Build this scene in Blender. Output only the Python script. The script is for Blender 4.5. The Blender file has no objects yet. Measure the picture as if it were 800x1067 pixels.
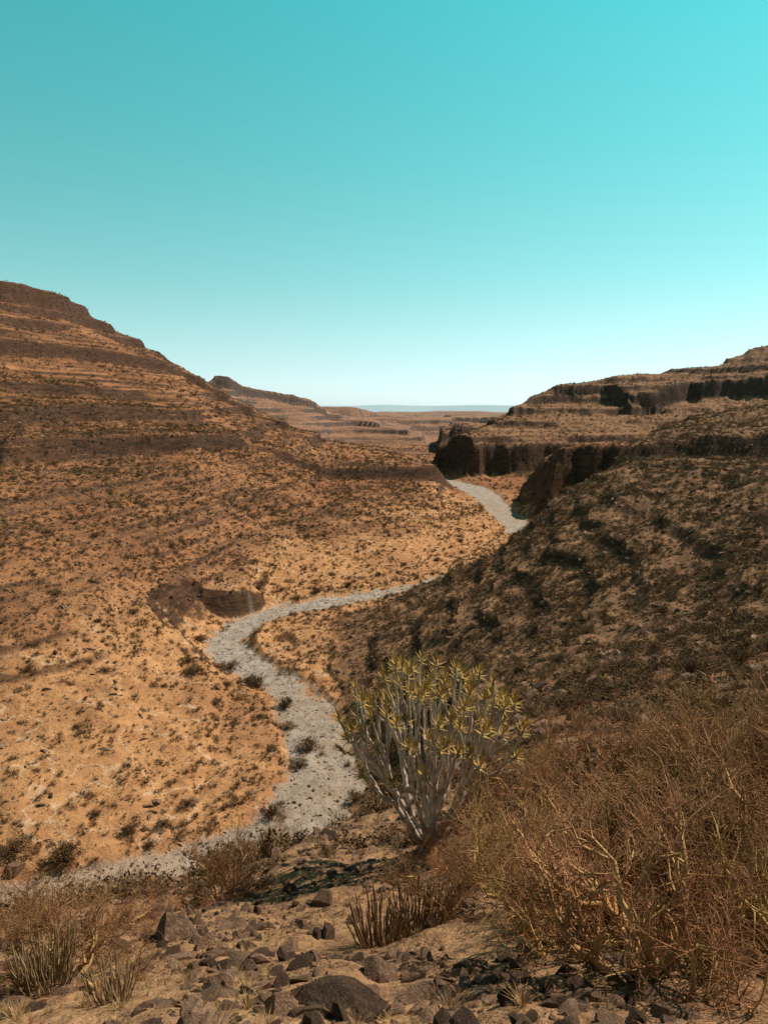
import bpy, math, random
import numpy as np
from mathutils import Vector, Quaternion
random.seed(7); rng=np.random.default_rng(11)
sc=bpy.context.scene
# ---------------------------------------------------------------- camera
F=770.0; PT=math.radians(8.0); CP,SP=math.cos(PT),math.sin(PT)
cam=bpy.data.cameras.new("camera"); co=bpy.data.objects.new("camera",cam); sc.collection.objects.link(co)
cam.sensor_fit='VERTICAL'; cam.sensor_height=36; cam.lens=26; cam.clip_start=0.1; cam.clip_end=60000
co.location=(0,0,0); co.rotation_euler=(math.radians(82),0,0); sc.camera=co
sc.view_settings.view_transform='Standard'
try: sc.view_settings.look='None'
except Exception: pass
sc.view_settings.exposure=0
def pd(u,v):
    a=(u-400)/F; b=(533.5-v)/F
    return a, CP+b*SP, -SP+b*CP
def PP(u,v,y=None,z=None):
    dx,dy,dz=pd(u,v)
    k=(y/dy) if y is not None else (z/dz)
    return (dx*k,dy*k,dz*k)
# ---------------------------------------------------------------- noise
def hsh(ix,iy,s):
    h=(ix*374761393+iy*668265263+s*2147483647+s*974711)&0xFFFFFFFF
    h=((h^(h>>13))*1274126177)&0xFFFFFFFF
    h=((h^(h>>16))*2246822519)&0xFFFFFFFF
    return ((h^(h>>15))&0xFFFFFF)/float(0xFFFFFF)*2-1
def vn(x,y,s=0):
    fx=np.floor(x); fy=np.floor(y); ix=fx.astype(np.int64); iy=fy.astype(np.int64)
    tx=x-fx; ty=y-fy; tx=tx*tx*tx*(tx*(tx*6-15)+10); ty=ty*ty*ty*(ty*(ty*6-15)+10)
    a=hsh(ix,iy,s); b=hsh(ix+1,iy,s); c=hsh(ix,iy+1,s); d=hsh(ix+1,iy+1,s)
    return (a+(b-a)*tx)*(1-ty)+(c+(d-c)*tx)*ty
def fbm(x,y,wl,o,s=0,g=0.5):
    r=0; a=1.0; f=1.0/wl
    for i in range(o):
        r=r+a*vn(x*f+i*17.3,y*f-i*9.1,s+i); a*=g; f*=2.03
    return r
def ss(a,b,x):
    t=np.clip((x-a)/(b-a),0,1); return t*t*(3-2*t)
# ---------------------------------------------------------------- landform lofts
TH=np.radians(np.linspace(-110,110,2201))
def mk(lines,sig=0.6):
    R=[];Z=[]
    for L in lines:
        th=[];rr=[];zz=[]
        for p in L:
            u,v,k=p[0],p[1],p[2]
            if isinstance(k,str): w=PP(u,v,z=float(k))
            elif len(p)==4:
                dx,dy,dz=pd(u,v); w=(dx/dy*k,k,p[3])
            else: w=PP(u,v,y=k)
            th.append(math.atan2(w[0],w[1])); rr.append(math.hypot(w[0],w[1])); zz.append(w[2])
        o=np.argsort(th); th=np.array(th)[o]
        R.append(np.interp(TH,th,np.array(rr)[o])); Z.append(np.interp(TH,th,np.array(zz)[o]))
    R=np.array(R);Z=np.array(Z)
    if sig>0:
        n=int(sig*30)+1; k=np.exp(-0.5*(np.arange(-n,n+1)/(sig*10))**2); k/=k.sum()
        for i in range(len(R)):
            R[i]=np.convolve(np.pad(R[i],n,'edge'),k,'valid'); Z[i]=np.convolve(np.pad(Z[i],n,'edge'),k,'valid')
    for i in range(1,len(R)): R[i]=np.maximum(R[i],R[i-1]+0.4)
    return R,Z
def ev(layer,th,r):
    R,Z=layer
    out=np.full(np.broadcast(th,r).shape,-60.0)
    pr=np.interp(th,TH,R[0]); pz=np.interp(th,TH,Z[0])
    out=np.where(r<pr,pz,out)
    for i in range(1,len(R)):
        nr=np.interp(th,TH,R[i]); nz=np.interp(th,TH,Z[i])
        t=(r-pr)/(nr-pr); m=(r>=pr)&(r<nr)
        out=np.where(m,pz+(nz-pz)*t,out)
        pr,pz=nr,nz
    return np.where(r>=pr,pz,out)
def band(layer,th,r,i,pad):
    R,Z=layer; a=np.interp(th,TH,R[i]); b=np.interp(th,TH,R[i+1])
    return ss(a-pad,a,r)*(1-ss(b,b+pad*0.6,r))
FG=mk([
 [(-800,900,0.5,-1.75),(400,900,0.5,-1.75),(1500,900,0.5,-1.75)],
 [(-400,1075,4.6),(0,1070,4.6),(400,1067,4.6),(800,1050,4.2),(1200,1000,4.0)],
 [(-400,1000,9),(0,985,9),(200,975,9),(400,958,9),(600,925,9),(800,890,9),(1200,840,9)],
 [(-400,978,13),(0,955,14),(100,943,14),(200,912,15),(300,886,16),(380,858,18),(450,832,20),(520,800,23),(600,768,27),(700,730,33),(800,690,38),(1200,640,42)],
 [(-400,900,52,-45),(0,900,52,-45),(200,900,58,-45),(300,880,60,-45),(370,800,62,-45),(400,800,62,-41),(450,796,52),(520,762,47),(600,730,47),(700,690,50),(800,645,56),(1200,600,60)],
 [(-400,900,70,-50),(200,820,80,-50),(300,740,90,-48),(345,722,'-45'),(385,728,'-41'),(450,700,95),(520,668,90),(600,636,87),(700,596,86),(800,556,86),(1200,500,86)],
 [(-400,800,120,-50),(200,700,130,-50),(270,660,140,-47),(290,655,'-44.6'),(340,640,'-44'),(400,628,'-43'),(450,604,165),(510,574,170),(550,547,175),(600,512,185),(640,484,193),(652,477,196),(700,474,199),(800,472,201),(1200,460,205)],
 [(-400,800,121,-50),(200,700,131,-50),(270,660,141,-47),(290,655,148,-45),(400,628,162,-44),(450,604,168,-40),(510,574,173,-34),(550,547,178,-29),(600,512,188,-21.3),(640,483,196),(652,462,199),(700,453,202),(800,449,204),(1200,440,208)],
 [(-400,800,150,-50),(400,628,176,-50),(450,604,182,-50),(510,574,190,-46),(550,547,198,-42),(600,512,210,-36),(640,484,215,-16),(655,460,225),(690,446,235),(740,433,255),(800,422,275),(1200,370,290)],
 [(-400,800,170,-55),(450,600,195,-55),(600,512,240,-50),(650,480,270,-45),(690,446,330,-10),(800,422,360,0),(1200,370,400,16)],
 [(-400,800,200,-60),(600,600,300,-60),(1200,370,500,-60)],
],0.5)
LF=mk([
 [(-800,900,66,-44.5),(0,900,67,-44.5),(100,880,70,-44.6),(200,860,75,-44.6),(260,700,115,-44.6),(300,640,150,-44.6),(400,612,180,-44.7),(500,575,215,-44.8),(530,550,250,-45),(560,545,260,-50),(1200,540,270,-60)],
 [(-800,720,'-38'),(0,730,'-38.5'),(120,722,'-40'),(195,690,'-41.5'),(215,612,'-37.5'),(255,610,'-39'),(280,608,'-43'),(400,596,'-44'),(500,567,'-44.3'),(530,548,265,-45),(560,545,280,-50),(1200,540,300,-60)],
 [(-800,600,112),(0,600,122),(100,598,135),(200,585,162),(260,572,190),(350,556,218),(430,547,240),(480,538,265),(515,528,290),(540,520,300,-50),(1200,540,330,-60)],
 [(-800,470,170),(0,461,190),(100,462,215),(200,462,250),(260,464,290),(345,497,315),(430,500,335),(456,502,345),(475,512,'-45'),(500,512,400,-50),(1200,540,410,-60)],
 [(-800,452,171),(0,444,191),(100,447,217),(200,450,252),(260,456,292),(345,487,317),(430,485,337),(455,484,347),(472,512,385,-44),(500,512,402,-50),(1200,540,412,-60)],
 [(-800,380,270),(0,367,330),(100,374,400),(190,391,480),(260,430,500),(350,461,480),(430,476,455),(460,492,440),(480,500,445,-50),(1200,500,450,-60)],
 [(-800,362,273),(0,350,333),(100,360,403),(190,380,484),(260,425,504),(350,459,484),(430,474,459),(460,490,445),(480,500,450,-50),(1200,500,455,-60)],
 [(-800,325,330),(0,311,400),(60,322,450),(95,335,500),(150,361,540),(190,385,550),(230,408,560),(300,441,570),(350,458,560),(430,473,520),(460,489,500,-42),(480,500,500,-52),(1200,500,500,-60)],
 [(-800,300,334),(0,287,404),(20,289,420),(60,301,456),(92,320,507),(100,328,510),(150,356,545),(190,382,556),(230,408,565),(300,440,575),(350,457,565),(430,473,525,-34),(460,489,505,-43),(480,500,505,-52),(1200,500,505,-60)],
 [(-800,300,750,75),(0,289,750,72),(95,325,750,60),(150,357,750,40),(190,382,750,20),(230,408,750,-5),(300,440,700,-40),(430,473,650,-55),(1200,500,700,-60)],
 [(-800,300,1100,-60),(1200,500,1100,-60)],
],0.25)
ER=mk([
 [(-800,501,459,-60),(449,501,459,-60),(456,501,459,-46),(500,500,462,-45.5),(545,497,470,-45),(1200,497,480,-45)],
 [(-800,501,462,-60),(450,501,462,-60),(456,499,463),(545,492,476),(600,488,490),(1200,486,500)],
 [(-800,501,466,-60),(450,501,466,-60),(457,461,468),(480,457,474),(545,459,484),(600,461,498),(700,462,500),(1200,462,505)],
 [(-800,501,470,-60),(450,501,470,-60),(458,460,480),(490,451,505),(520,439,545),(555,422,595),(575,414,615),(630,413,622),(655,425,590),(680,428,585),(715,414,615),(800,410,600),(1200,405,600)],
 [(-800,501,473,-60),(450,501,473,-60),(458,459,485),(490,449,510),(520,436,550),(555,413,602),(580,403,628),(630,399,630),(655,404,600),(680,403,596),(715,396,625),(800,392,606),(1200,385,606)],
 [(-800,501,500,-60),(450,501,500,-60),(458,459,500),(490,449,540),(520,435,600),(555,411.5,640),(580,401,660),(650,390,700),(700,385,710),(745,379,720),(775,368,725),(800,357,730),(900,335,740),(1200,320,740)],
 [(-800,501,800,-60),(450,501,800,-60),(458,460,800,-60),(490,449,900,-35),(520,435,1000,-20),(580,401,1100,18),(745,379,1100,40),(800,357,1100,60),(1200,320,1100,90)],
 [(-800,501,1500,-60),(1200,320,1500,-60)],
],0.08)
FR=mk([
 [(-800,541,296,-60),(539,541,296,-60),(544,541,299,-45.5),(600,541,295,-45),(1200,541,295,-45)],
 [(-800,541,300,-60),(540,541,300,-60),(546,515,303),(555,494,306),(570,476,308),(585,466,310),(640,462,312),(700,460,315),(1200,455,320)],
 [(-800,541,330,-60),(540,541,330,-60),(546,515,330,-37),(570,476,335,-22),(600,461,345,-15.5),(1200,455,350,-14)],
 [(-800,541,430,-60),(1200,541,430,-60)],
],0.06)
def mesa(sil,w1=14,sl=0.42,cf=0.16):
    top=[];cl=[];toe=[];bk=[];en=[]
    for u,v,y in sil:
        x,yy,z=PP(u,v,y=y)
        if v>=468: z=-60
        h=max(z+46,1)
        toe.append((u,v,y-h/sl-w1,-46 if z>-50 else -60)); cl.append((u,v,y-w1*0.3,z-h*cf)); top.append((u,v,y,z)); bk.append((u,v,y*1.25,z)); en.append((u,v,y*1.5,-60))
    return mk([toe,cl,top,bk,en],0.08)
C1=mesa([(-800,400,820),(100,400,850),(215,397,880),(225,391,900),(240,392,905),(252,401,930),(275,406,960),(300,411,980),(318,413,1000),(330,420,1010),(345,431,1030),(370,436,1030),(400,441,1000),(425,448,960),(440,456,930),(450,469,920),(1200,480,900)])
C2=mesa([(-800,424,1500),(250,424,1500),(335,423,1500),(365,423.5,1500),(380,427,1520),(392,431,1560),(420,434,1560),(440,438,1500),(460,446,1450),(470,469,1450),(1200,480,1450)],10,0.45,0.4)
C3=mesa([(-800,431,2400),(380,431,2400),(400,429.5,2400),(440,430,2450),(455,428.8,2500),(500,429,2500),(520,430.5,2500),(1200,429,2500)],20,0.5,0.5)
C5=mesa([(-800,470,1200),(436,469,1200),(442,439,1200),(462,436.5,1210),(480,434,1210),(500,435.5,1220),(530,433,1230),(1200,433,1230)],10,0.5,0.4)
C6=mesa([(-800,470,760),(452,469,760),(459,448,760),(475,443,765),(500,444,770),(1200,444,770)],8,0.45,0.35)
C4=mesa([(-800,420,9000),(200,424,9000),(300,422.5,9200),(360,423,9300),(400,421.8,9400),(450,423,9500),(500,422,9300),(560,423,9000),(1200,421,9000)],300,0.2)
RP=[(-500,1010,1.8),(-150,965,1.8),(0,934,1.9),(90,918,2.0),(170,900,2.4),(255,878,3.6),(315,850,4.6),(338,805,4.4),(333,762,3.9),(303,725,3.8),(262,698,4.0),(238,670,4.0),(262,647,4.0),(310,633,3.8),(360,625,3.5),(412,615,2.8),(458,605,3),(500,592,4),(545,572,5),(546,552,6),(528,540,6.5),(514,525,6),(497,511,8),(472,503,7),(455,496,2)]
RW=np.array([list(PP(u,v,z=-45)[:2])+[w] for u,v,w in RP])
def cr(P,n=8):
    o=[]
    for i in range(len(P)-1):
        p0=P[max(i-1,0)];p1=P[i];p2=P[i+1];p3=P[min(i+2,len(P)-1)]
        for t in np.linspace(0,1,n,endpoint=False):
            o.append(0.5*((2*p1)+(-p0+p2)*t+(2*p0-5*p1+4*p2-p3)*t*t+(-p0+3*p1-3*p2+p3)*t**3))
    o.append(P[-1]); return np.array(o)
RC=cr(RW,5)
def rdist(x,y):
    x=np.asarray(x,float);y=np.asarray(y,float)
    best=np.full(x.shape,1e9)
    m=(y>20)&(y<600)&(np.abs(x)<200)
    xs=x[m];ys=y[m];b=np.full(xs.shape,1e9)
    for i in range(len(RC)-1):
        ax,ay,aw=RC[i];bx,by,bw=RC[i+1];ex,ey=bx-ax,by-ay
        t=np.clip(((xs-ax)*ex+(ys-ay)*ey)/(ex*ex+ey*ey+1e-9),0,1)
        b=np.minimum(b,np.hypot(xs-ax-t*ex,ys-ay-t*ey)-(aw+(bw-aw)*t))
    best[m]=b
    return best
CL=PP(230,634,z=-45)
def H(x,y,full=False):
    x=np.asarray(x,float);y=np.asarray(y,float)
    r=np.hypot(x,y)+1e-6; th=np.arctan2(x,y)
    n1=fbm(x,y,60,4,3); n2=fbm(x,y,60,3,23)
    far=ss(20,150,r)*(1-0.85*ss(600,1000,r))
    rw=r*(1+far*0.016*n1); tw=th+far*0.003*n2
    n3=fbm(x,y,14,3,5)
    fg=ev(FG,tw,rw); lf=ev(LF,tw,rw)
    t2=tw+0.0035*n3*ss(250,400,r); r2=rw*(1+0.010*n3)
    er=ev(ER,t2,r2); fr=ev(FR,t2,r2)
    c=np.full(x.shape,-60.0); m=r>350
    if m.any():
        cc=ev(C1,tw[m],rw[m])
        for L in (C2,C5,C6,C3): cc=np.maximum(cc,ev(L,tw[m],rw[m]))
        cc=np.maximum(cc,ev(C4,th[m],r[m]))
        bl=fbm(x[m],y[m],260,4,77)
        cc=np.maximum(cc,-46+30*ss(-0.1,0.5,bl)*ss(600,800,r[m])*(1-ss(1800,2600,r[m])))
        c[m]=cc
    floor=-44.6+0.5*fbm(x,y,30,3,9)
    hi=np.maximum(np.maximum(lf,er),np.maximum(fr,c))
    def terr(z,h,k,w,t0=0.7):
        q=(z+w)/h; f=np.floor(q); t=q-f
        tt=np.where(t<t0,t*0.3/t0,0.3+(t-t0)*0.7/(1-t0))
        return z*(1-k)+(f+tt)*h*k-w*k, ss(t0-0.03,t0+0.08,t)
    wv=1.6*fbm(x,y,170,3,13)
    hz=ss(-42,-36,hi)*(1-ss(1500,3500,r))
    brk=ss(-0.45,0.15,fbm(x,y,50,3,113)); brk2=ss(-0.3,0.2,fbm(x,y,24,3,117))
    rel=1.5*fbm(x,y,45,3,31)+0.8*fbm(x,y,11,3,41)
    up=0.18+0.82*np.maximum(ss(-26,-6,hi),ss(400,440,r))
    h0=hi+hz*rel*0.45
    ht,m1=terr(h0,9.3,0.8*up*(0.3+0.7*brk),wv,0.82); ht2,m2=terr(ht,2.6,0.6*(0.3+0.7*up)*(0.2+0.8*brk2),wv*0.7,0.78)
    hi=h0*(1-hz)+(ht2)*hz
    bd=np.maximum(np.maximum(band(LF,tw,rw,3,1.5),band(LF,tw,rw,5,3.0)),band(LF,tw,rw,7,4.5))*(x<25)*(hi<lf+6)*(0.65+0.35*brk2)*(lf>c)
    led=hz*np.maximum(m1*brk*up,m2*brk2*0.8)
    gk=ss(45,100,r)
    g,m3=terr(fg+1.3*n3,3.3,0.6*(0.25+0.75*brk2),wv,0.8)
    near=ss(5,60,r)
    fgi=fg*(1-gk)+g*gk+near*(0.8*fbm(x,y,22,3,51))
    z=np.maximum(np.maximum(floor,fgi),hi)
    led=np.where(hi>=z-0.01,led,np.where(fgi>=z-0.01,gk*m3*brk2*0.6,0))
    bd=np.where(hi>=z-0.01,bd,0)
    z=z+0.25*(ss(2,10,r))*fbm(x,y,3.1,4,61)+0.05*fbm(x,y,0.6,3,71)*(r<60)
    d=rdist(x,y)
    dc=np.hypot(x-CL[0],y-CL[1])
    d2=d+1.3*fbm(x,y,7,4,81)*(0.35+0.65*ss(8,20,dc))
    sl=0.45+8.0*(1-ss(5,10,dc))
    riv=-45.2+0.14*fbm(x,y,2.2,3,91)
    dp=np.maximum(d2,0)
    z=np.where(d2<60,np.minimum(z,riv+dp*sl+dp*dp*0.06),z)
    led=led*ss(2,8,d2)
    bd=np.maximum(bd,(1-ss(7,10,dc))*(z>-44.6)*(d2>0)*(1-ss(1.4,2.8,d2))*(y>CL[1]-4))
    if full==2: return z,d2,led,fg,bd
    if full: return z,d2
    return z
def ray(u,v,t0=2.5,t1=1500):
    dx,dy,dz=pd(u,v)
    t=np.exp(np.linspace(math.log(t0),math.log(t1),2500))
    h=H(dx*t,dy*t); m=np.nonzero(dz*t<h)[0]
    if len(m)==0: return None
    k=t[m[0]]; return (dx*k,dy*k,float(h[m[0]]))
# ---------------------------------------------------------------- materials helpers
def newmat(name):
    m=bpy.data.materials.new(name); m.use_nodes=True; nt=m.node_tree; b=nt.nodes['Principled BSDF']
    b.inputs['Roughness'].default_value=0.9
    b.inputs['Specular IOR Level'].default_value=0.15
    return m,nt,b
def N(nt,t,**k):
    n=nt.nodes.new(t)
    for a,b in k.items(): setattr(n,a,b)
    return n
def lk(nt,a,b): nt.links.new(a,b)
def mixc(nt,fac,a,b,mode='MIX'):
    n=nt.nodes.new('ShaderNodeMix'); n.data_type='RGBA'; n.blend_type=mode
    for i,s in ((0,fac),(6,a),(7,b)):
        if hasattr(s,'is_linked') or hasattr(s,'links'): nt.links.new(s,n.inputs[i])
        elif i==0: n.inputs[0].default_value=s
        else: n.inputs[i].default_value=(*s,1)
    return n.outputs[2]
def noise(nt,vec,scale,det=5,rough=0.6):
    n=N(nt,'ShaderNodeTexNoise'); n.inputs['Scale'].default_value=scale; n.inputs['Detail'].default_value=det; n.inputs['Roughness'].default_value=rough
    lk(nt,vec,n.inputs['Vector']); return n.outputs['Fac']
def mr(nt,s,a,b,c=0,d=1):
    n=N(nt,'ShaderNodeMapRange'); n.inputs[1].default_value=a;n.inputs[2].default_value=b;n.inputs[3].default_value=c;n.inputs[4].default_value=d
    lk(nt,s,n.inputs[0]); return n.outputs[0]
def mth(nt,op,a,b=None):
    n=N(nt,'ShaderNodeMath',operation=op)
    for i,s in enumerate((a,b)):
        if s is None: continue
        if isinstance(s,(int,float)): n.inputs[i].default_value=s
        else: lk(nt,s,n.inputs[i])
    return n.outputs[0]
def scaled(nt,vec,s):
    n=N(nt,'ShaderNodeVectorMath',operation='MULTIPLY'); lk(nt,vec,n.inputs[0]); n.inputs[1].default_value=s; return n.outputs[0]
def attr(nt,name):
    n=N(nt,'ShaderNodeAttribute'); n.attribute_name=name; return n.outputs['Fac']
tm,nt,b=newmat("canyon_ground")
g=N(nt,'ShaderNodeNewGeometry').outputs['Position']
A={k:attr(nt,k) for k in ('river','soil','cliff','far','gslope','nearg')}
nL=noise(nt,g,0.035,6); nM=noise(nt,g,0.35,6,0.65); nS=noise(nt,g,3.0,6,0.7); nT=noise(nt,g,14.0,4,0.7)
base=mixc(nt,mr(nt,nL,0.35,0.65),(0.32,0.135,0.060),(0.47,0.215,0.096))
base=mixc(nt,mr(nt,nM,0.42,0.68),base,(0.23,0.10,0.05))
st=noise(nt,scaled(nt,g,(0.010,0.010,0.7)),1.0,6,0.75)
base=mixc(nt,mth(nt,'MULTIPLY',mr(nt,st,0.50,0.57),0.8),base,(0.12,0.058,0.035))
base=mixc(nt,A['gslope'],base,mixc(nt,mr(nt,nM,0.38,0.64),(0.38,0.20,0.102),(0.14,0.076,0.046)))
soilc=mixc(nt,mr(nt,nM,0.35,0.65),(0.64,0.335,0.15),(0.45,0.21,0.092))
soilc=mixc(nt,mth(nt,'MULTIPLY',mr(nt,nL,0.5,0.62),0.7),soilc,(0.37,0.172,0.08))
tr=mr(nt,mth(nt,'ABSOLUTE',mth(nt,'SUBTRACT',noise(nt,scaled(nt,g,(1,1,0.2)),0.09,3,0.5),0.5)),0.0,0.012,1,0)
soilc=mixc(nt,mth(nt,'MULTIPLY',tr,0.7),soilc,(0.72,0.51,0.33))
base=mixc(nt,A['soil'],base,soilc)
base=mixc(nt,A['nearg'],base,mixc(nt,mr(nt,nS,0.38,0.66),(0.50,0.275,0.14),(0.20,0.108,0.058)))
sp=noise(nt,g,1.6,5,0.8)
base=mixc(nt,mth(nt,'MULTIPLY',mr(nt,sp,0.54,0.65),0.6),base,(0.085,0.047,0.029))
base=mixc(nt,mth(nt,'MULTIPLY',mr(nt,nT,0.56,0.7),0.4),base,(0.55,0.37,0.21))
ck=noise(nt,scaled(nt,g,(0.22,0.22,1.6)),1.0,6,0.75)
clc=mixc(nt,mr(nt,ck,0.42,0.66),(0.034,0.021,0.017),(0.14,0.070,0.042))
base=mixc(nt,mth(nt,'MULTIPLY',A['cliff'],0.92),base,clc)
rv=mixc(nt,mr(nt,nS,0.35,0.68),(0.48,0.40,0.33),(0.23,0.185,0.15))
rv=mixc(nt,mr(nt,nM,0.42,0.62),rv,(0.49,0.405,0.33))
rv=mixc(nt,mth(nt,'MULTIPLY',mr(nt,noise(nt,g,0.8,5,0.75),0.50,0.62),0.65),rv,(0.21,0.165,0.13))
rv=mixc(nt,mr(nt,nL,0.52,0.75),rv,(0.40,0.27,0.16))
base=mixc(nt,A['river'],base,rv)
base=mixc(nt,A['far'],base,(0.40,0.52,0.58))  # aerial haze painted into the ground colour: distant terrain goes pale blue
lk(nt,base,b.inputs['Base Color'])
bp=N(nt,'ShaderNodeBump'); bp.inputs['Strength'].default_value=0.9; bp.inputs['Distance'].default_value=0.25
hh=mth(nt,'ADD',mth(nt,'MULTIPLY',nM,2.5),mth(nt,'ADD',nS,mth(nt,'MULTIPLY',nT,0.25)))
lk(nt,hh,bp.inputs['Height']); lk(nt,bp.outputs[0],b.inputs['Normal'])
b.inputs['Specular IOR Level'].default_value=0.05
# ---------------------------------------------------------------- terrain mesh
th=np.radians(np.concatenate([np.linspace(-110,-37,100,endpoint=False),np.linspace(-37,37,1000,endpoint=False),np.linspace(37,110,101)]))
rr=np.exp(np.concatenate([np.linspace(math.log(0.4),math.log(3),20,endpoint=False),np.linspace(math.log(3),math.log(40),260,endpoint=False),np.linspace(math.log(40),math.log(1300),900,endpoint=False),np.linspace(math.log(1300),math.log(14000),140)]))
TT,RR=np.meshgrid(th,rr,indexing='ij')
X=RR*np.sin(TT);Y=RR*np.cos(TT)
Z,D,LED,GX,BD=[a.reshape(X.shape) for a in H(X.ravel(),Y.ravel(),2)]
V=np.stack([X,Y,Z],-1)
du=np.gradient(V,axis=0);dv=np.gradient(V,axis=1)
nn=np.cross(du,dv);nn/=np.linalg.norm(nn,axis=-1,keepdims=True)+1e-12
nz=np.abs(nn[...,2])
def grid_obj(name,V,attrs,mat):
    a,bn=V.shape[:2]
    me=bpy.data.meshes.new(name); me.vertices.add(a*bn); me.vertices.foreach_set('co',V.reshape(-1).astype(np.float32))
    i=np.arange(a*bn).reshape(a,bn)
    q=np.stack([i[:-1,:-1],i[:-1,1:],i[1:,1:],i[1:,:-1]],-1).reshape(-1,4)
    me.loops.add(q.size); me.loops.foreach_set('vertex_index',q.ravel().astype(np.int32))
    me.polygons.add(len(q)); me.polygons.foreach_set('loop_start',(np.arange(len(q))*4).astype(np.int32))
    me.polygons.foreach_set('use_smooth',np.ones(len(q),bool))
    me.update(calc_edges=True)
    for k,v in attrs.items():
        at=me.attributes.new(k,'FLOAT','POINT'); at.data.foreach_set('value',v.ravel().astype(np.float32))
    me.materials.append(mat)
    o=bpy.data.objects.new(name,me); sc.collection.objects.link(o)
    if me.polygons[len(q)//2].normal.z<0: me.flip_normals()
    return o
def soilmask(x,y,z,gx=None):
    r=np.hypot(x,y)
    if gx is None: gx=ev(FG,np.arctan2(x,y),r)
    m=ss(-33.0,-41,z)*(1-ss(330,420,r))
    return m*(1-ss(-44.9,-43.2,gx)*(y<200))
soil=soilmask(X,Y,Z+3.5*fbm(X,Y,25,4,101),GX)
gs=np.maximum((np.abs(GX-Z)<3.5)*ss(25,60,RR)*(Z>-46)*0.95*(1-soil),0.7*(X>20)*ss(420,450,RR)*(1-ss(700,900,RR))*ss(-44,-40,Z))
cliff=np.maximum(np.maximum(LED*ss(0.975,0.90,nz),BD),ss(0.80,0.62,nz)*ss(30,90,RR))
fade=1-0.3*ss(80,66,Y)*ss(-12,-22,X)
att=dict(river=ss(0.8,-0.8,D+0.9*fbm(X,Y,2.5,3,5))*fade,soil=soil,cliff=cliff*(1-ss(2600,4500,RR)),far=np.clip(0.09*ss(400,1200,RR)+ss(1500,8000,RR),0,0.97),gslope=gs,nearg=1-ss(20,45,RR))  # far = painted haze amount, growing with distance from the origin
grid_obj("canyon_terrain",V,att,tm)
# ---------------------------------------------------------------- mesh builder
class MB:
    def __init__(s): s.v=[];s.f=[];s.m=[]
    def tube(s,P,R,n=5,mi=0,cap=True):
        b0=len(s.v);L=len(P)
        cs=[(math.cos(2*math.pi*k/n),math.sin(2*math.pi*k/n)) for k in range(n)]
        for i in range(L):
            a=P[max(i-1,0)];c=P[min(i+1,L-1)]
            tx,ty,tz=c[0]-a[0],c[1]-a[1],c[2]-a[2]; l=math.sqrt(tx*tx+ty*ty+tz*tz)+1e-9;tx/=l;ty/=l;tz/=l
            if abs(tx)<0.8: ax,ay,az=0,tz,-ty
            else: ax,ay,az=-tz,0,tx
            l=math.sqrt(ax*ax+ay*ay+az*az)+1e-9;ax/=l;ay/=l;az/=l
            bx,by,bz=ty*az-tz*ay,tz*ax-tx*az,tx*ay-ty*ax
            p=P[i];ri=R[i]
            for c0,s0 in cs:
                cc=c0*ri;sn=s0*ri
                s.v.append((p[0]+ax*cc+bx*sn,p[1]+ay*cc+by*sn,p[2]+az*cc+bz*sn))
        for i in range(L-1):
            for k in range(n):
                k2=(k+1)%n
                s.f.append((b0+i*n+k,b0+i*n+k2,b0+(i+1)*n+k2,b0+(i+1)*n+k));s.m.append(mi)
        if cap: s.f.append(tuple(b0+(L-1)*n+k for k in range(n)));s.m.append(mi)
    def face(s,pts,mi=0):
        b0=len(s.v);s.v+= [tuple(p) for p in pts];s.f.append(tuple(range(b0,b0+len(pts))));s.m.append(mi)
    def mesh(s,name,mats,smooth=True):
        me=bpy.data.meshes.new(name);me.from_pydata(s.v,[],s.f)
        for m in mats: me.materials.append(m)
        me.polygons.foreach_set('material_index',s.m)
        me.polygons.foreach_set('use_smooth',[smooth]*len(s.f)); me.update();return me
def obj(name,me,loc=(0,0,0),rz=0,sca=1,parent=None):
    o=bpy.data.objects.new(name,me);sc.collection.objects.link(o);o.location=loc;o.rotation_euler=(0,0,rz);o.scale=(sca,)*3 if not isinstance(sca,tuple) else sca
    if parent: o.parent=parent
    return o
def rv3(): 
    return Vector((random.gauss(0,1),random.gauss(0,1),random.gauss(0,1)))
def plantmat(name,c1,c2,sc_=6,rand=0.35,rough=0.85):
    m,nt,b=newmat(name)
    tc=N(nt,'ShaderNodeTexCoord').outputs['Object']; n=noise(nt,tc,sc_,4)
    col=mixc(nt,mr(nt,n,0.35,0.65),c1,c2)
    oi=N(nt,'ShaderNodeObjectInfo').outputs['Random']
    hsv=N(nt,'ShaderNodeHueSaturation'); lk(nt,col,hsv.inputs['Color']); lk(nt,mr(nt,oi,0,1,1-rand,1+rand),hsv.inputs['Value'])
    lk(nt,mr(nt,mth(nt,'FRACT',mth(nt,'MULTIPLY',oi,7.3)),0,1,0.488,0.512),hsv.inputs['Hue'])
    lk(nt,hsv.outputs[0],b.inputs['Base Color']); b.inputs['Roughness'].default_value=rough
    return m
rm,nt,b=newmat("desert_rock")
tc=N(nt,'ShaderNodeTexCoord').outputs['Object']
n1=noise(nt,tc,2.2,6,0.7);n2=noise(nt,tc,11,5,0.7)
oi=N(nt,'ShaderNodeObjectInfo').outputs['Random']
col=mixc(nt,mr(nt,n1,0.35,0.65),(0.10,0.056,0.038),(0.26,0.15,0.09))
col=mixc(nt,mr(nt,n2,0.5,0.72),col,(0.40,0.25,0.155))
h=N(nt,'ShaderNodeHueSaturation');lk(nt,col,h.inputs['Color']);lk(nt,mr(nt,oi,0,1,0.3,1.6),h.inputs['Value']);lk(nt,h.outputs[0],b.inputs['Base Color'])
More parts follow.
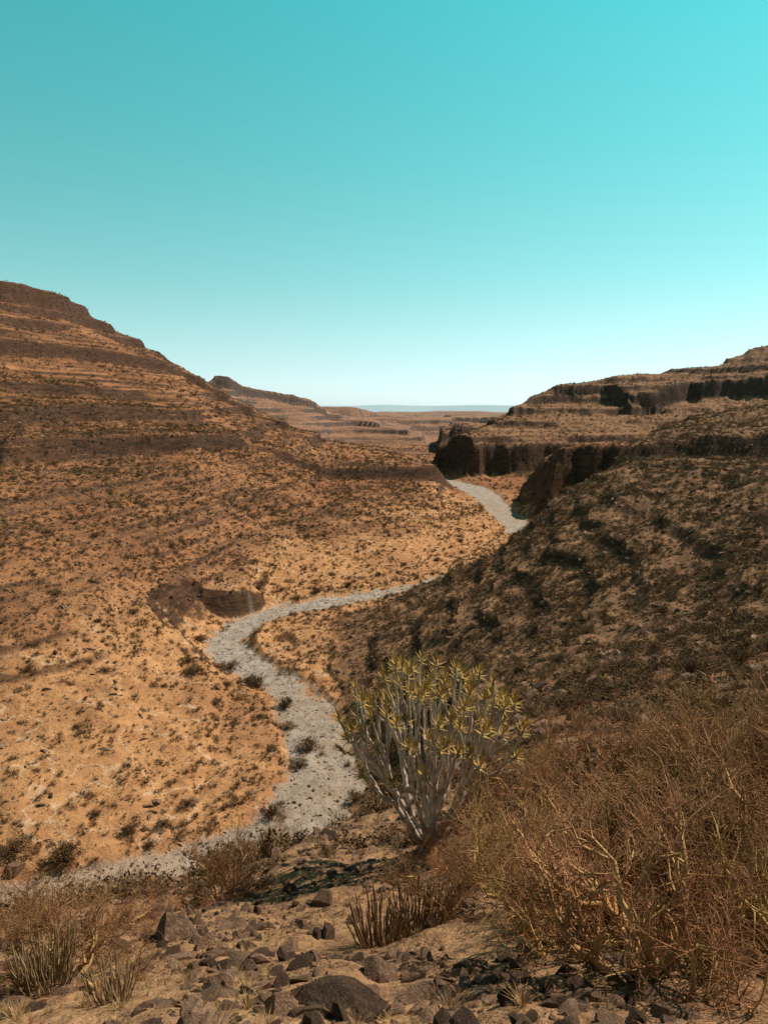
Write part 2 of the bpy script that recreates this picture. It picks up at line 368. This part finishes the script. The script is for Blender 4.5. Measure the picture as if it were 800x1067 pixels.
bp=N(nt,'ShaderNodeBump');bp.inputs['Strength'].default_value=0.7;bp.inputs['Distance'].default_value=0.1;lk(nt,n2,bp.inputs['Height']);lk(nt,bp.outputs[0],b.inputs['Normal'])
import bmesh
def rock_mesh(seed,sub=3,flat=0.7,planes=14):
    bm=bmesh.new();bmesh.ops.create_icosphere(bm,subdivisions=sub,radius=1)
    r=random.Random(seed);pl=[]
    for i in range(planes):
        n=Vector((r.gauss(0,1),r.gauss(0,1),r.gauss(0,1))).normalized();pl.append((n,r.uniform(0.35,0.8)))
    sx,sy=r.uniform(0.8,1.3),r.uniform(0.6,1)
    for v in bm.verts:
        c=v.co.copy()
        for n,d in pl:
            k=c.dot(n)
            if k>d: c-=n*(k-d)
        c*=1+r.uniform(-0.02,0.02)
        v.co=Vector((c.x*sx,c.y*sy,c.z*flat))
    me=bpy.data.meshes.new("rock");bm.to_mesh(me);bm.free();me.materials.append(rm);return me
def scatter(name,pts,rot,scl,protos):
    col=bpy.data.collections.new(name+"_parts")
    for i,me in enumerate(protos):
        o=bpy.data.objects.new("%s_part_%02d"%(name,i),me);col.objects.link(o)
    n=len(pts);me=bpy.data.meshes.new(name);me.vertices.add(n);me.vertices.foreach_set('co',np.asarray(pts,np.float32).ravel())
    a=me.attributes.new('rot','FLOAT_VECTOR','POINT');a.data.foreach_set('vector',np.asarray(rot,np.float32).ravel())
    a=me.attributes.new('scl','FLOAT_VECTOR','POINT');a.data.foreach_set('vector',np.asarray(scl,np.float32).ravel())
    a=me.attributes.new('idx','INT','POINT');a.data.foreach_set('value',rng.integers(0,len(protos),n).astype(np.int32))
    o=bpy.data.objects.new(name,me);sc.collection.objects.link(o)
    ng=bpy.data.node_groups.new(name,'GeometryNodeTree')
    ng.interface.new_socket('Geometry',in_out='INPUT',socket_type='NodeSocketGeometry');ng.interface.new_socket('Geometry',in_out='OUTPUT',socket_type='NodeSocketGeometry')
    I=ng.nodes.new('NodeGroupInput');O=ng.nodes.new('NodeGroupOutput');ip=ng.nodes.new('GeometryNodeInstanceOnPoints');ci=ng.nodes.new('GeometryNodeCollectionInfo')
    ci.inputs[0].default_value=col;ci.inputs[1].default_value=True;ci.inputs[2].default_value=True
    def na(t,nm):
        q=ng.nodes.new('GeometryNodeInputNamedAttribute');q.data_type=t;q.inputs[0].default_value=nm;return q.outputs[0]
    ng.links.new(I.outputs[0],ip.inputs['Points']);ng.links.new(ci.outputs[0],ip.inputs['Instance']);ip.inputs['Pick Instance'].default_value=True
    ng.links.new(na('INT','idx'),ip.inputs['Instance Index'])
    e=ng.nodes.new('FunctionNodeEulerToRotation');ng.links.new(na('FLOAT_VECTOR','rot'),e.inputs[0]);ng.links.new(e.outputs[0],ip.inputs['Rotation'])
    ng.links.new(na('FLOAT_VECTOR','scl'),ip.inputs['Scale']);ng.links.new(ip.outputs[0],O.inputs[0])
    md=o.modifiers.new('scatter','NODES');md.node_group=ng
    return o
def area_pts(n,r0,r1,half=38,pw=1.0):
    e=1+pw
    r=(r0**e+(r1**e-r0**e)*rng.random(n))**(1/e); t=np.radians(rng.uniform(-half,half,n))
    return r*np.sin(t),r*np.cos(t)
sm1=plantmat("scrub_leaf",(0.080,0.047,0.024),(0.18,0.108,0.048),3,0.5)
sm2=plantmat("scrub_twig",(0.22,0.125,0.062),(0.34,0.21,0.11),3,0.4)
def scrub(seed,nl=150,nt2=24,ls=0.08,mats=(sm1,sm2)):
    random.seed(seed);m=MB()
    for i in range(nt2):
        a=random.uniform(0,6.28);e=random.uniform(0.25,1.45);L=random.uniform(0.5,0.95)
        d=Vector((math.cos(a)*math.cos(e),math.sin(a)*math.cos(e),math.sin(e)))
        m.tube([(0,0,-0.05),tuple(d*L*0.5+rv3()*0.04),tuple(d*L+rv3()*0.05)],[0.016,0.01,0.004],3,1,False)
    cl=[]
    for i in range(16):
        a=random.uniform(0,6.28);e=random.uniform(0.05,1.4);L=random.uniform(0.45,0.85)
        cl.append((Vector((math.cos(a)*math.cos(e)*L*1.1,math.sin(a)*math.cos(e)*L*1.1,math.sin(e)*L*0.85)),random.uniform(.12,.26)))
    for i in range(nl):
        c,s=random.choice(cl);p=c+rv3()*s*0.6
        if p.z<0: p.z=-p.z*0.5
        d=rv3().normalized();e=d.cross(rv3()).normalized();q=ls*random.uniform(0.6,1.5)
        m.face([p-d*q,p+e*q*0.5,p+d*q,p-e*q*0.5],0)
    return m.mesh("scrub",mats,False)
S=[scrub(100+i) for i in range(4)]+[scrub(200+i,60,50,0.06) for i in range(3)]
rocks=[rock_mesh(i,2,0.6,10) for i in range(7)]
random.seed(3)
def place(n,r0,r1,pw,keep,smin,smax,sp,half=36,tilt=0.0,sink=0.0):
    x,y=area_pts(n,r0,r1,half,pw); z,d,_,gx,_b=H(x,y,2)
    k=keep(x,y,z,d,gx); x,y,z=x[k],y[k],z[k]; m=len(x)
    s=smin*(smax/smin)**(rng.random(m)**sp)
    rot=np.stack([rng.normal(0,tilt,m),rng.normal(0,tilt,m),rng.uniform(0,6.28,m)],-1)
    scl=np.stack([s,s*rng.uniform(.8,1.2,m),s*rng.uniform(.7,1.1,m)],-1)
    return np.stack([x,y,z-sink*s],-1),rot,scl
def kp(prob,clump=6,sc_=0.35):
    def f(x,y,z,d,gx):
        c=vn(x/clump,y/clump,7)*0.5+0.5
        pr=prob*(0.28+1.5*c*c)*(1-sc_*soilmask(x,y,z,gx))
        return (rng.random(len(x))<pr)&(d>0.8)
    return f
P=[place(130000,14,330,0.75,kp(1.0),0.18,1.0,1.8),place(60000,150,900,0.8,kp(0.9,20),0.5,1.9,1.4),
   place(34000,40,250,0.8,lambda x,y,z,d,gx:(np.abs(z-gx)<4)&(x>0)&(d>2)&(vn(x/7,y/7,19)>-0.1),0.3,1.2,1.7),
   place(18000,50,240,0.7,lambda x,y,z,d,gx:(d>np.where(y<75,0.3,-0.8))&(d<3.5)&(rng.random(len(x))<0.7*(vn(x/5,y/5,9)>-0.1)),0.35,1.2,1.5)]
scatter("desert_scrub",*[np.concatenate([p[i] for p in P]) for i in range(3)],S)
P=[place(26000,3,30,0.35,lambda x,y,z,d,gx:(vn(x/1.1,y/1.1,4)>-0.35)&(d>0),0.015,0.17,2.0,tilt=0.4,sink=0.1),
   place(2400,3,30,0.5,lambda x,y,z,d,gx:(vn(x/2.5,y/2.5,14)>0.0)&(d>0)&(x<2),0.10,0.28,2.0,tilt=0.3,sink=0.15),
   place(45000,20,260,0.7,lambda x,y,z,d,gx:(d>0.5)&(rng.random(len(x))<(0.95-0.7*soilmask(x,y,z,gx))),0.12,0.8,2.4,tilt=0.3,sink=0.15),
   place(60000,50,230,0.6,lambda x,y,z,d,gx:(d<0.3),0.08,0.40,2,tilt=0.3,sink=0.2)]
scatter("loose_rocks",*[np.concatenate([p[i] for p in P]) for i in range(3)],rocks)
gm=plantmat("dry_grass",(0.42,0.25,0.115),(0.60,0.39,0.18),3,0.3)
def tuft(seed,nb=60,w_=0.009):
    random.seed(seed);m=MB()
    for i in range(nb):
        a=random.uniform(0,6.28);e=random.uniform(0.4,1.5);L=random.uniform(0.5,1)
        d=Vector((math.cos(a)*math.cos(e),math.sin(a)*math.cos(e),math.sin(e)));w=Vector((-math.sin(a),math.cos(a),0))*w_
        o=Vector((math.cos(a),math.sin(a),0))*0.08*random.random();p=o+d*L*0.6;q=o+d*L+Vector((d.x,d.y,-0.3))*0.15
        m.face([o-w,o+w,p+w*.7,p-w*.7]);m.face([p-w*.7,p+w*.7,q])
    return m.mesh("tuft",[gm],False)
P=[place(12000,3.5,60,0.35,lambda x,y,z,d,gx:(vn(x/2,y/2,44)>-0.05)&(d>0.5),0.06,0.19,1.5)]
scatter("dry_grass_tufts",*P[0],[tuft(i) for i in range(3)])
P=[place(42000,40,330,0.8,lambda x,y,z,d,gx:(vn(x/9,y/9,45)>-0.25)&(d>0.5),0.18,0.55,1.4)]
scatter("golden_grass_clumps",*P[0],[tuft(10+i,26,0.035) for i in range(3)])
bm1=plantmat("shrub_leaf",(0.08,0.047,0.022),(0.17,0.10,0.043),1.2,0.3);bm2=plantmat("shrub_twig",(0.17,0.09,0.05),(0.25,0.14,0.075),3,0.2)
B=[scrub(300+i,1300,90,0.035,(bm1,bm2)) for i in range(3)]
pts=[];scl=[]
random.seed(77)
for (u,v,w) in [(265,716,38),(241,697,22),(66,898,46),(136,868,26),(297,737,28),(322,782,34),(206,700,22),(330,618,18),(362,612,16),(310,625,14),(270,615,16),(210,668,20),(283,850,34),(196,690,18),(225,735,16),(170,860,20),(100,850,18),(195,840,22),(300,760,20),(312,800,26),(455,585,12),(480,565,10),(395,600,12),(420,590,10),(345,600,12),(520,620,16),(560,640,18),(610,660,22),(640,700,30),(500,690,26),(560,600,14),(690,640,24),(750,600,22),(740,660,26),(600,740,44),(655,755,40),(320,560,10),(250,560,10),(180,570,12),(100,560,14),(60,620,18),(140,640,16),(30,700,18),(110,700,16),(370,835,26),(15,890,40),(540,700,30),(580,690,24),(470,650,18),(430,660,18),(720,700,34),(680,680,26),(770,690,36)]:
    p=ray(u,v)
    if p is None: continue
    dist=math.sqrt(p[0]**2+p[1]**2+p[2]**2)
    pts.append(p);s=w/F*dist*0.55;scl.append((s,s,s*0.8))
scatter("riverside_shrubs",pts,[(0,0,random.uniform(0,6)) for _ in pts],scl,B)
# ------------------------------------------------ quiver tree
qb=plantmat("quiver_tree_bark",(0.28,0.195,0.14),(0.70,0.57,0.45),4,0.0,0.6)
ql=plantmat("quiver_tree_leaf",(0.30,0.155,0.040),(0.60,0.36,0.11),7,0.0,0.6)
def quiver():
    random.seed(21);m=MB();lv=MB();tips=[];n=0
    while len(tips)<108:
        a=random.uniform(0,6.28);rad=math.sqrt(random.random())
        x=math.cos(a)*rad*1.78;y=math.sin(a)*rad*1.35
        z=3.22-0.95*rad**2.4+random.uniform(-0.5,0.16)
        if all((x-t.x)**2+(y-t.y)**2>0.030 for t in tips) or n>6000: tips.append(Vector((x,y,z)))
        n+=1
    def curve(P0,ax,P1,ex,r0,r1,k,sides):
        L=(P1-P0).length;c1=P0+ax*L*0.38;c2=P1-ex*L*0.34;P=[];R=[]
        for i in range(k):
            s=i/(k-1);P.append(P0*(1-s)**3+c1*3*s*(1-s)**2+c2*3*s*s*(1-s)+P1*s**3+rv3()*0.009);R.append(r0*(1-s)+r1*s)
        m.tube([tuple(p) for p in P],R,sides);return P
    def rec(base,ax,ts,lvl,rad):
        c=sum(ts,Vector())/len(ts)
        if len(ts)==1:
            t=ts[0]
            ex=(Vector((0,0,1))+(t-base).normalized()*0.7+Vector((t.x,t.y,0))*0.15+rv3()*0.16).normalized()
            P=curve(base,ax,t,ex,rad,0.020,8,6);rosette(t,ex);return
        f={0:0.08,1:0.16,2:0.28,3:0.34,4:0.36,5:0.4}.get(lvl,0.45)
        q=base+(c-base)*f+rv3()*0.03
        if lvl>0: q+=Vector((c.x,c.y,0)).normalized()*0.08*min(1,Vector((c.x,c.y,0)).length)
        dr=(c-base).normalized();ex=(dr+Vector((0,0,0.25))).normalized()
        nr=max(0.022,rad*(0.9 if lvl==0 else 0.86))
        P=curve(base,ax,q,ex,rad,nr,6,8)
        xs=sorted(ts,key=lambda t:t.x);ys=sorted(ts,key=lambda t:t.y)
        vx=xs[-1].x-xs[0].x;vy=ys[-1].y-ys[0].y
        if lvl==0:
            srt=sorted(ts,key=lambda t:math.atan2(t.y,t.x));inner=[t for t in srt if math.hypot(t.x/1.78,t.y/1.35)<0.5];outer=[t for t in srt if t not in inner]
            k=len(outer)/6;gr=[outer[int(i*k):int((i+1)*k)] for i in range(6)]+[inner[:len(inner)//2],inner[len(inner)//2:]]
        else:
            srt=xs if vx>=vy else ys;k=len(ts)//2+random.choice((0,0,1 if len(ts)>4 else 0));gr=[srt[:k],srt[k:]]
        for g_ in gr:
            dd=((sum(g_,Vector())/len(g_))-P[-1]).normalized()
            rec(P[-1],(ex*0.4+dd+rv3()*0.08).normalized(),g_,lvl+1,0.074 if lvl==0 else nr*(0.84 if lvl<3 else 0.93))
    def rosette(t,d):
        for i in range(24):
            a=i*2.4+random.random();e=0.15+1.85*(i/24)+random.uniform(-.1,.1)
            s1=d.orthogonal().normalized();s2=d.cross(s1)
            side=s1*math.cos(a)+s2*math.sin(a);dirv=(d*math.cos(e)+side*math.sin(e));L=random.uniform(0.13,0.225)
            w=dirv.cross(side).normalized() if e<0.3 else dirv.cross(d).normalized();w=w*0.015
            b0=t-d*0.03-d*0.09*(i/24);p1=b0+dirv*L*0.5+d*0.008;p2=b0+dirv*L+d*0.03
            lv.face([b0-w,b0+w,p1+w*.8,p1-w*.8]);lv.face([p1-w*.8,p1+w*.8,p2])
    rec(Vector((0,0,-0.25)),Vector((0,0,1)),tips,0,0.18)
    return m.mesh("quiver_branches",[qb]),lv.mesh("quiver_leaves",[ql],False)
bx,by,_=PP(446,884,y=13.6); qz=float(H(np.array([bx]),np.array([by]))[0])
mb_,ml_=quiver()
e=bpy.data.objects.new("quiver_tree",None);sc.collection.objects.link(e);e.location=(bx,by,qz)
obj("branches",mb_,parent=e);obj("leaf_rosettes",ml_,parent=e)
ztop=PP(450,684,y=13.6)[2]; sz=(ztop-qz)/3.4; e.scale=(1.08,1.08,sz); print("scale",sz)
# ------------------------------------------------ thorn bushes
tb1=plantmat("thorn_stem",(0.30,0.165,0.065),(0.60,0.39,0.145),4,0.1);tb2=plantmat("thorn_twig",(0.21,0.095,0.042),(0.45,0.24,0.105),2.5,0.25)
def thorn(seed,stems=7,thick=0.045,wide=1.0,dens=1.0,levels=4,up=0.35,kids=5,thr=0.011):
    random.seed(seed);m=MB()
    def grow(p,d,L,r,lv):
        n=7 if lv<2 else 4
        P=[p.copy()];q=p.copy();dd=d.copy()
        for i in range(n-1):
            dd=(dd+rv3()*(0.25 if lv<2 else 0.30)+Vector((0,0,0.05))).normalized();q=q+dd*L/(n-1);P.append(q.copy())
        rt=r*0.58
        m.tube([tuple(a) for a in P],[r+(rt-r)*i/(n-1) for i in range(n)],7 if lv<1 else (5 if lv<2 else 3),0 if (r>thr) else 1,False)
        if lv>=levels: return
        k=int(kids*dens+random.random())
        t=(P[-1]-P[-2]).normalized()
        for j in range(2 if lv<3 else 1):
            nd=(t+rv3()*0.30+Vector((0,0,0.08))).normalized()
            grow(P[-1],nd,L*random.uniform(0.6,0.85),rt*(0.95 if j==0 else 0.75),lv+1)
        for j in range(k):
            s=(j+0.6+random.random()*0.6)/(k+0.4) if lv>0 else 0.25+0.75*(j+random.random())/k
            s=min(s,1);i=min(int(s*(n-1)),n-2);f=s*(n-1)-i;b_=P[i].lerp(P[i+1],f)
            t=(P[i+1]-P[i]).normalized();sd=t.cross(rv3()).normalized()
            nd=(t*random.uniform(0.5,1.0)+sd*random.uniform(0.6,1.0)+Vector((0,0,0.15))).normalized()
            grow(b_,nd,L*random.uniform(0.45,0.75),max((r+(rt-r)*s)*0.6,0.0024),lv+1)
    for i in range(stems):
        a=6.28*i/stems+random.uniform(-.4,.4);e=random.uniform(up,1.25)
        d=Vector((math.cos(a)*math.cos(e)*wide,math.sin(a)*math.cos(e)*wide,math.sin(e))).normalized()
        grow(Vector((0.05*math.cos(a),0.05*math.sin(a),-0.08)),d,random.uniform(0.42,0.6),thick*random.uniform(0.7,1.1),0)
    return m.mesh("thorn",[tb1,tb2])
T=[thorn(1,5,0.055,1.5,1.0,4,0.2,3,0.007),thorn(2,6,0.034,1.1,1.0,4,0.35,3,0.011),thorn(5,5,0.028,1.0,1.0,4,0.35,3,0.012),thorn(8,6,0.044,1.3,1.0,4,0.25,4,0.010)]
def gz(x,y): return float(H(np.array([x]),np.array([y]))[0])
def put(name,me,u,v,y,s,rz=0,sz=None,dz=-0.03):
    x,yy,_=PP(u,v,y=y);z=gz(x,yy);return obj(name,me,(x,yy,z+dz),rz,(s,s,sz or s))
put("thorn_bush",T[0],670,1045,4.9,1.15,0.5,1.25)
put("thorn_bush",T[3],800,985,6.3,1.5,2.2)
put("thorn_bush",T[0],575,1010,6.2,1.15,3.9)
put("thorn_bush",T[0],770,1040,5.2,1.0,2.0)
put("thorn_bush",T[3],720,930,7.6,1.8,1.0)
put("thorn_bush",T[3],640,975,7.2,1.3,5.0)
put("thorn_bush",T[1],600,950,8.2,1.7,0.2)
put("thorn_bush",T[3],810,870,10.5,2.2,4.0)
put("thorn_bush",T[2],470,985,8.4,1.0,3.0)
put("thorn_bush",T[1],75,1035,6.3,0.95,0.4)
put("thorn_bush",T[2],60,1020,6.8,1.0,2.4)
put("thorn_bush",T[2],235,945,12.5,1.15,1.4)
put("thorn_bush",T[1],225,945,12.2,0.9,4.4)
put("thorn_bush",T[1],283,878,17,1.1,2.0)
put("thorn_bush",T[2],30,960,10.5,0.8,5.0)
put("thorn_bush",T[2],560,870,13,1.5,2.9)
put("thorn_bush",T[1],660,860,11.5,2.1,5.2)
put("thorn_bush",T[2],445,900,12.2,0.7,0.9)
put("thorn_bush",T[1],470,915,11.6,0.7,2.9)
put("thorn_bush",T[2],520,905,11,1.2,4.1)
put("thorn_bush",T[1],140,1000,9,0.6,1.9)
put("thorn_bush",T[1],740,790,17,2.3,3.6)
put("thorn_bush",T[1],620,800,20,1.9,0.1)
put("thorn_bush",T[3],720,860,12,1.9,1.1)
put("thorn_bush",T[1],560,800,19,1.3,1.7)
# ------------------------------------------------ candelabra euphorbia clumps
em=plantmat("euphorbia_stem",(0.18,0.115,0.060),(0.34,0.215,0.11),5,0.15,0.7)
def euph(seed,n=46):
    random.seed(seed);m=MB()
    for i in range(n):
        a=random.uniform(0,6.28);rad=math.sqrt(random.random())*0.42;lean=rad*1.2
        p=Vector((math.cos(a)*rad*0.6,math.sin(a)*rad*0.6,-0.05));L=random.uniform(0.45,1.0)
        P=[];R=[]
        for k in range(7):
            s=k/6;P.append((p.x+math.cos(a)*lean*s**0.7*0.6+random.gauss(0,.010),p.y+math.sin(a)*lean*s**0.7*0.6+random.gauss(0,.010),p.z+L*s));R.append(0.0125*(1 if k<6 else 0.4)*(0.88+0.24*(k%2)))
        m.tube(P,R,6)
    return m.mesh("euphorbia",[em])
E=[euph(1,80),euph(2,55)]
put("euphorbia_succulent",E[0],48,1030,6.0,0.58,0)
put("euphorbia_succulent",E[1],120,1072,4.9,0.38,1)
put("euphorbia_succulent",E[0],395,985,8.0,0.75,2)
put("euphorbia_succulent",E[1],435,975,8.3,0.8,2)
put("euphorbia_succulent",E[1],790,800,18,0.9,2)
k=0
for (u,v,w,fl) in [(183,978,48,.75),(350,1050,80,.4),(290,1055,38,.6),(205,1058,54,.4),(250,965,26,.7),(335,942,28,.8),(345,872,22,.7),(235,1022,34,.4),(150,1010,28,.5),(440,1040,36,.5),(300,990,32,.4),(20,905,18,.6),(500,1040,34,.5),(120,985,24,.5),(372,960,24,.6),(300,930,20,.7),(215,985,24,.6),(395,1020,40,.5)]:
    p=ray(u,v)
    if p is None: continue
    dist=math.sqrt(p[0]**2+p[1]**2+p[2]**2);s=w/F*dist*0.58
    o=obj("boulder",rock_mesh(50+k,4,fl+0.1,16),(p[0],p[1],p[2]+s*0.05),random.uniform(0,6),s);k+=1
# ---------------------------------------------------------------- light
AZ=math.radians(60);EL=math.radians(48)
S_=Vector((math.sin(AZ)*math.cos(EL),math.cos(AZ)*math.cos(EL),math.sin(EL)))
sl=bpy.data.lights.new("sun",'SUN');sl.energy=5.0;sl.angle=math.radians(0.5);sl.color=(1,0.90,0.77)
so=bpy.data.objects.new("sun",sl);sc.collection.objects.link(so);so.rotation_euler=S_.to_track_quat('Z','Y').to_euler();so.location=(0,0,200)
w=bpy.data.worlds.new("World");sc.world=w;w.use_nodes=True;nt=w.node_tree
bg=nt.nodes['Background'];sk=N(nt,'ShaderNodeTexSky');sk.sky_type='NISHITA';sk.sun_disc=False;sk.sun_elevation=EL;sk.sun_rotation=AZ
sk.altitude=800;sk.air_density=1.0;sk.dust_density=0.6
bw=N(nt,'ShaderNodeRGBToBW');lk(nt,sk.outputs[0],bw.inputs[0])
tc=N(nt,'ShaderNodeTexCoord');sx=N(nt,'ShaderNodeSeparateXYZ');lk(nt,tc.outputs['Generated'],sx.inputs[0])
rp=N(nt,'ShaderNodeValToRGB');lk(nt,sx.outputs[2],rp.inputs[0]);el=rp.color_ramp.elements
el[0].position=0.0;el[0].color=(1.0,1.18,1.16,1);el[1].position=1.0;el[1].color=(0.24,0.3,0.38,1)
for p_,c_ in ((0.06,(0.80,1.20,1.20,1)),(0.16,(0.58,1.38,1.41,1)),(0.30,(0.40,1.62,1.70,1)),(0.45,(0.28,1.85,2.0,1)),(0.58,(0.26,0.55,0.66,1))):
    q=el.new(p_);q.color=c_
mx=N(nt,'ShaderNodeVectorMath',operation='MULTIPLY');lk(nt,bw.outputs[0],mx.inputs[0]);lk(nt,rp.outputs[0],mx.inputs[1])
lk(nt,mx.outputs[0],bg.inputs['Color']);bg.inputs['Strength'].default_value=0.12
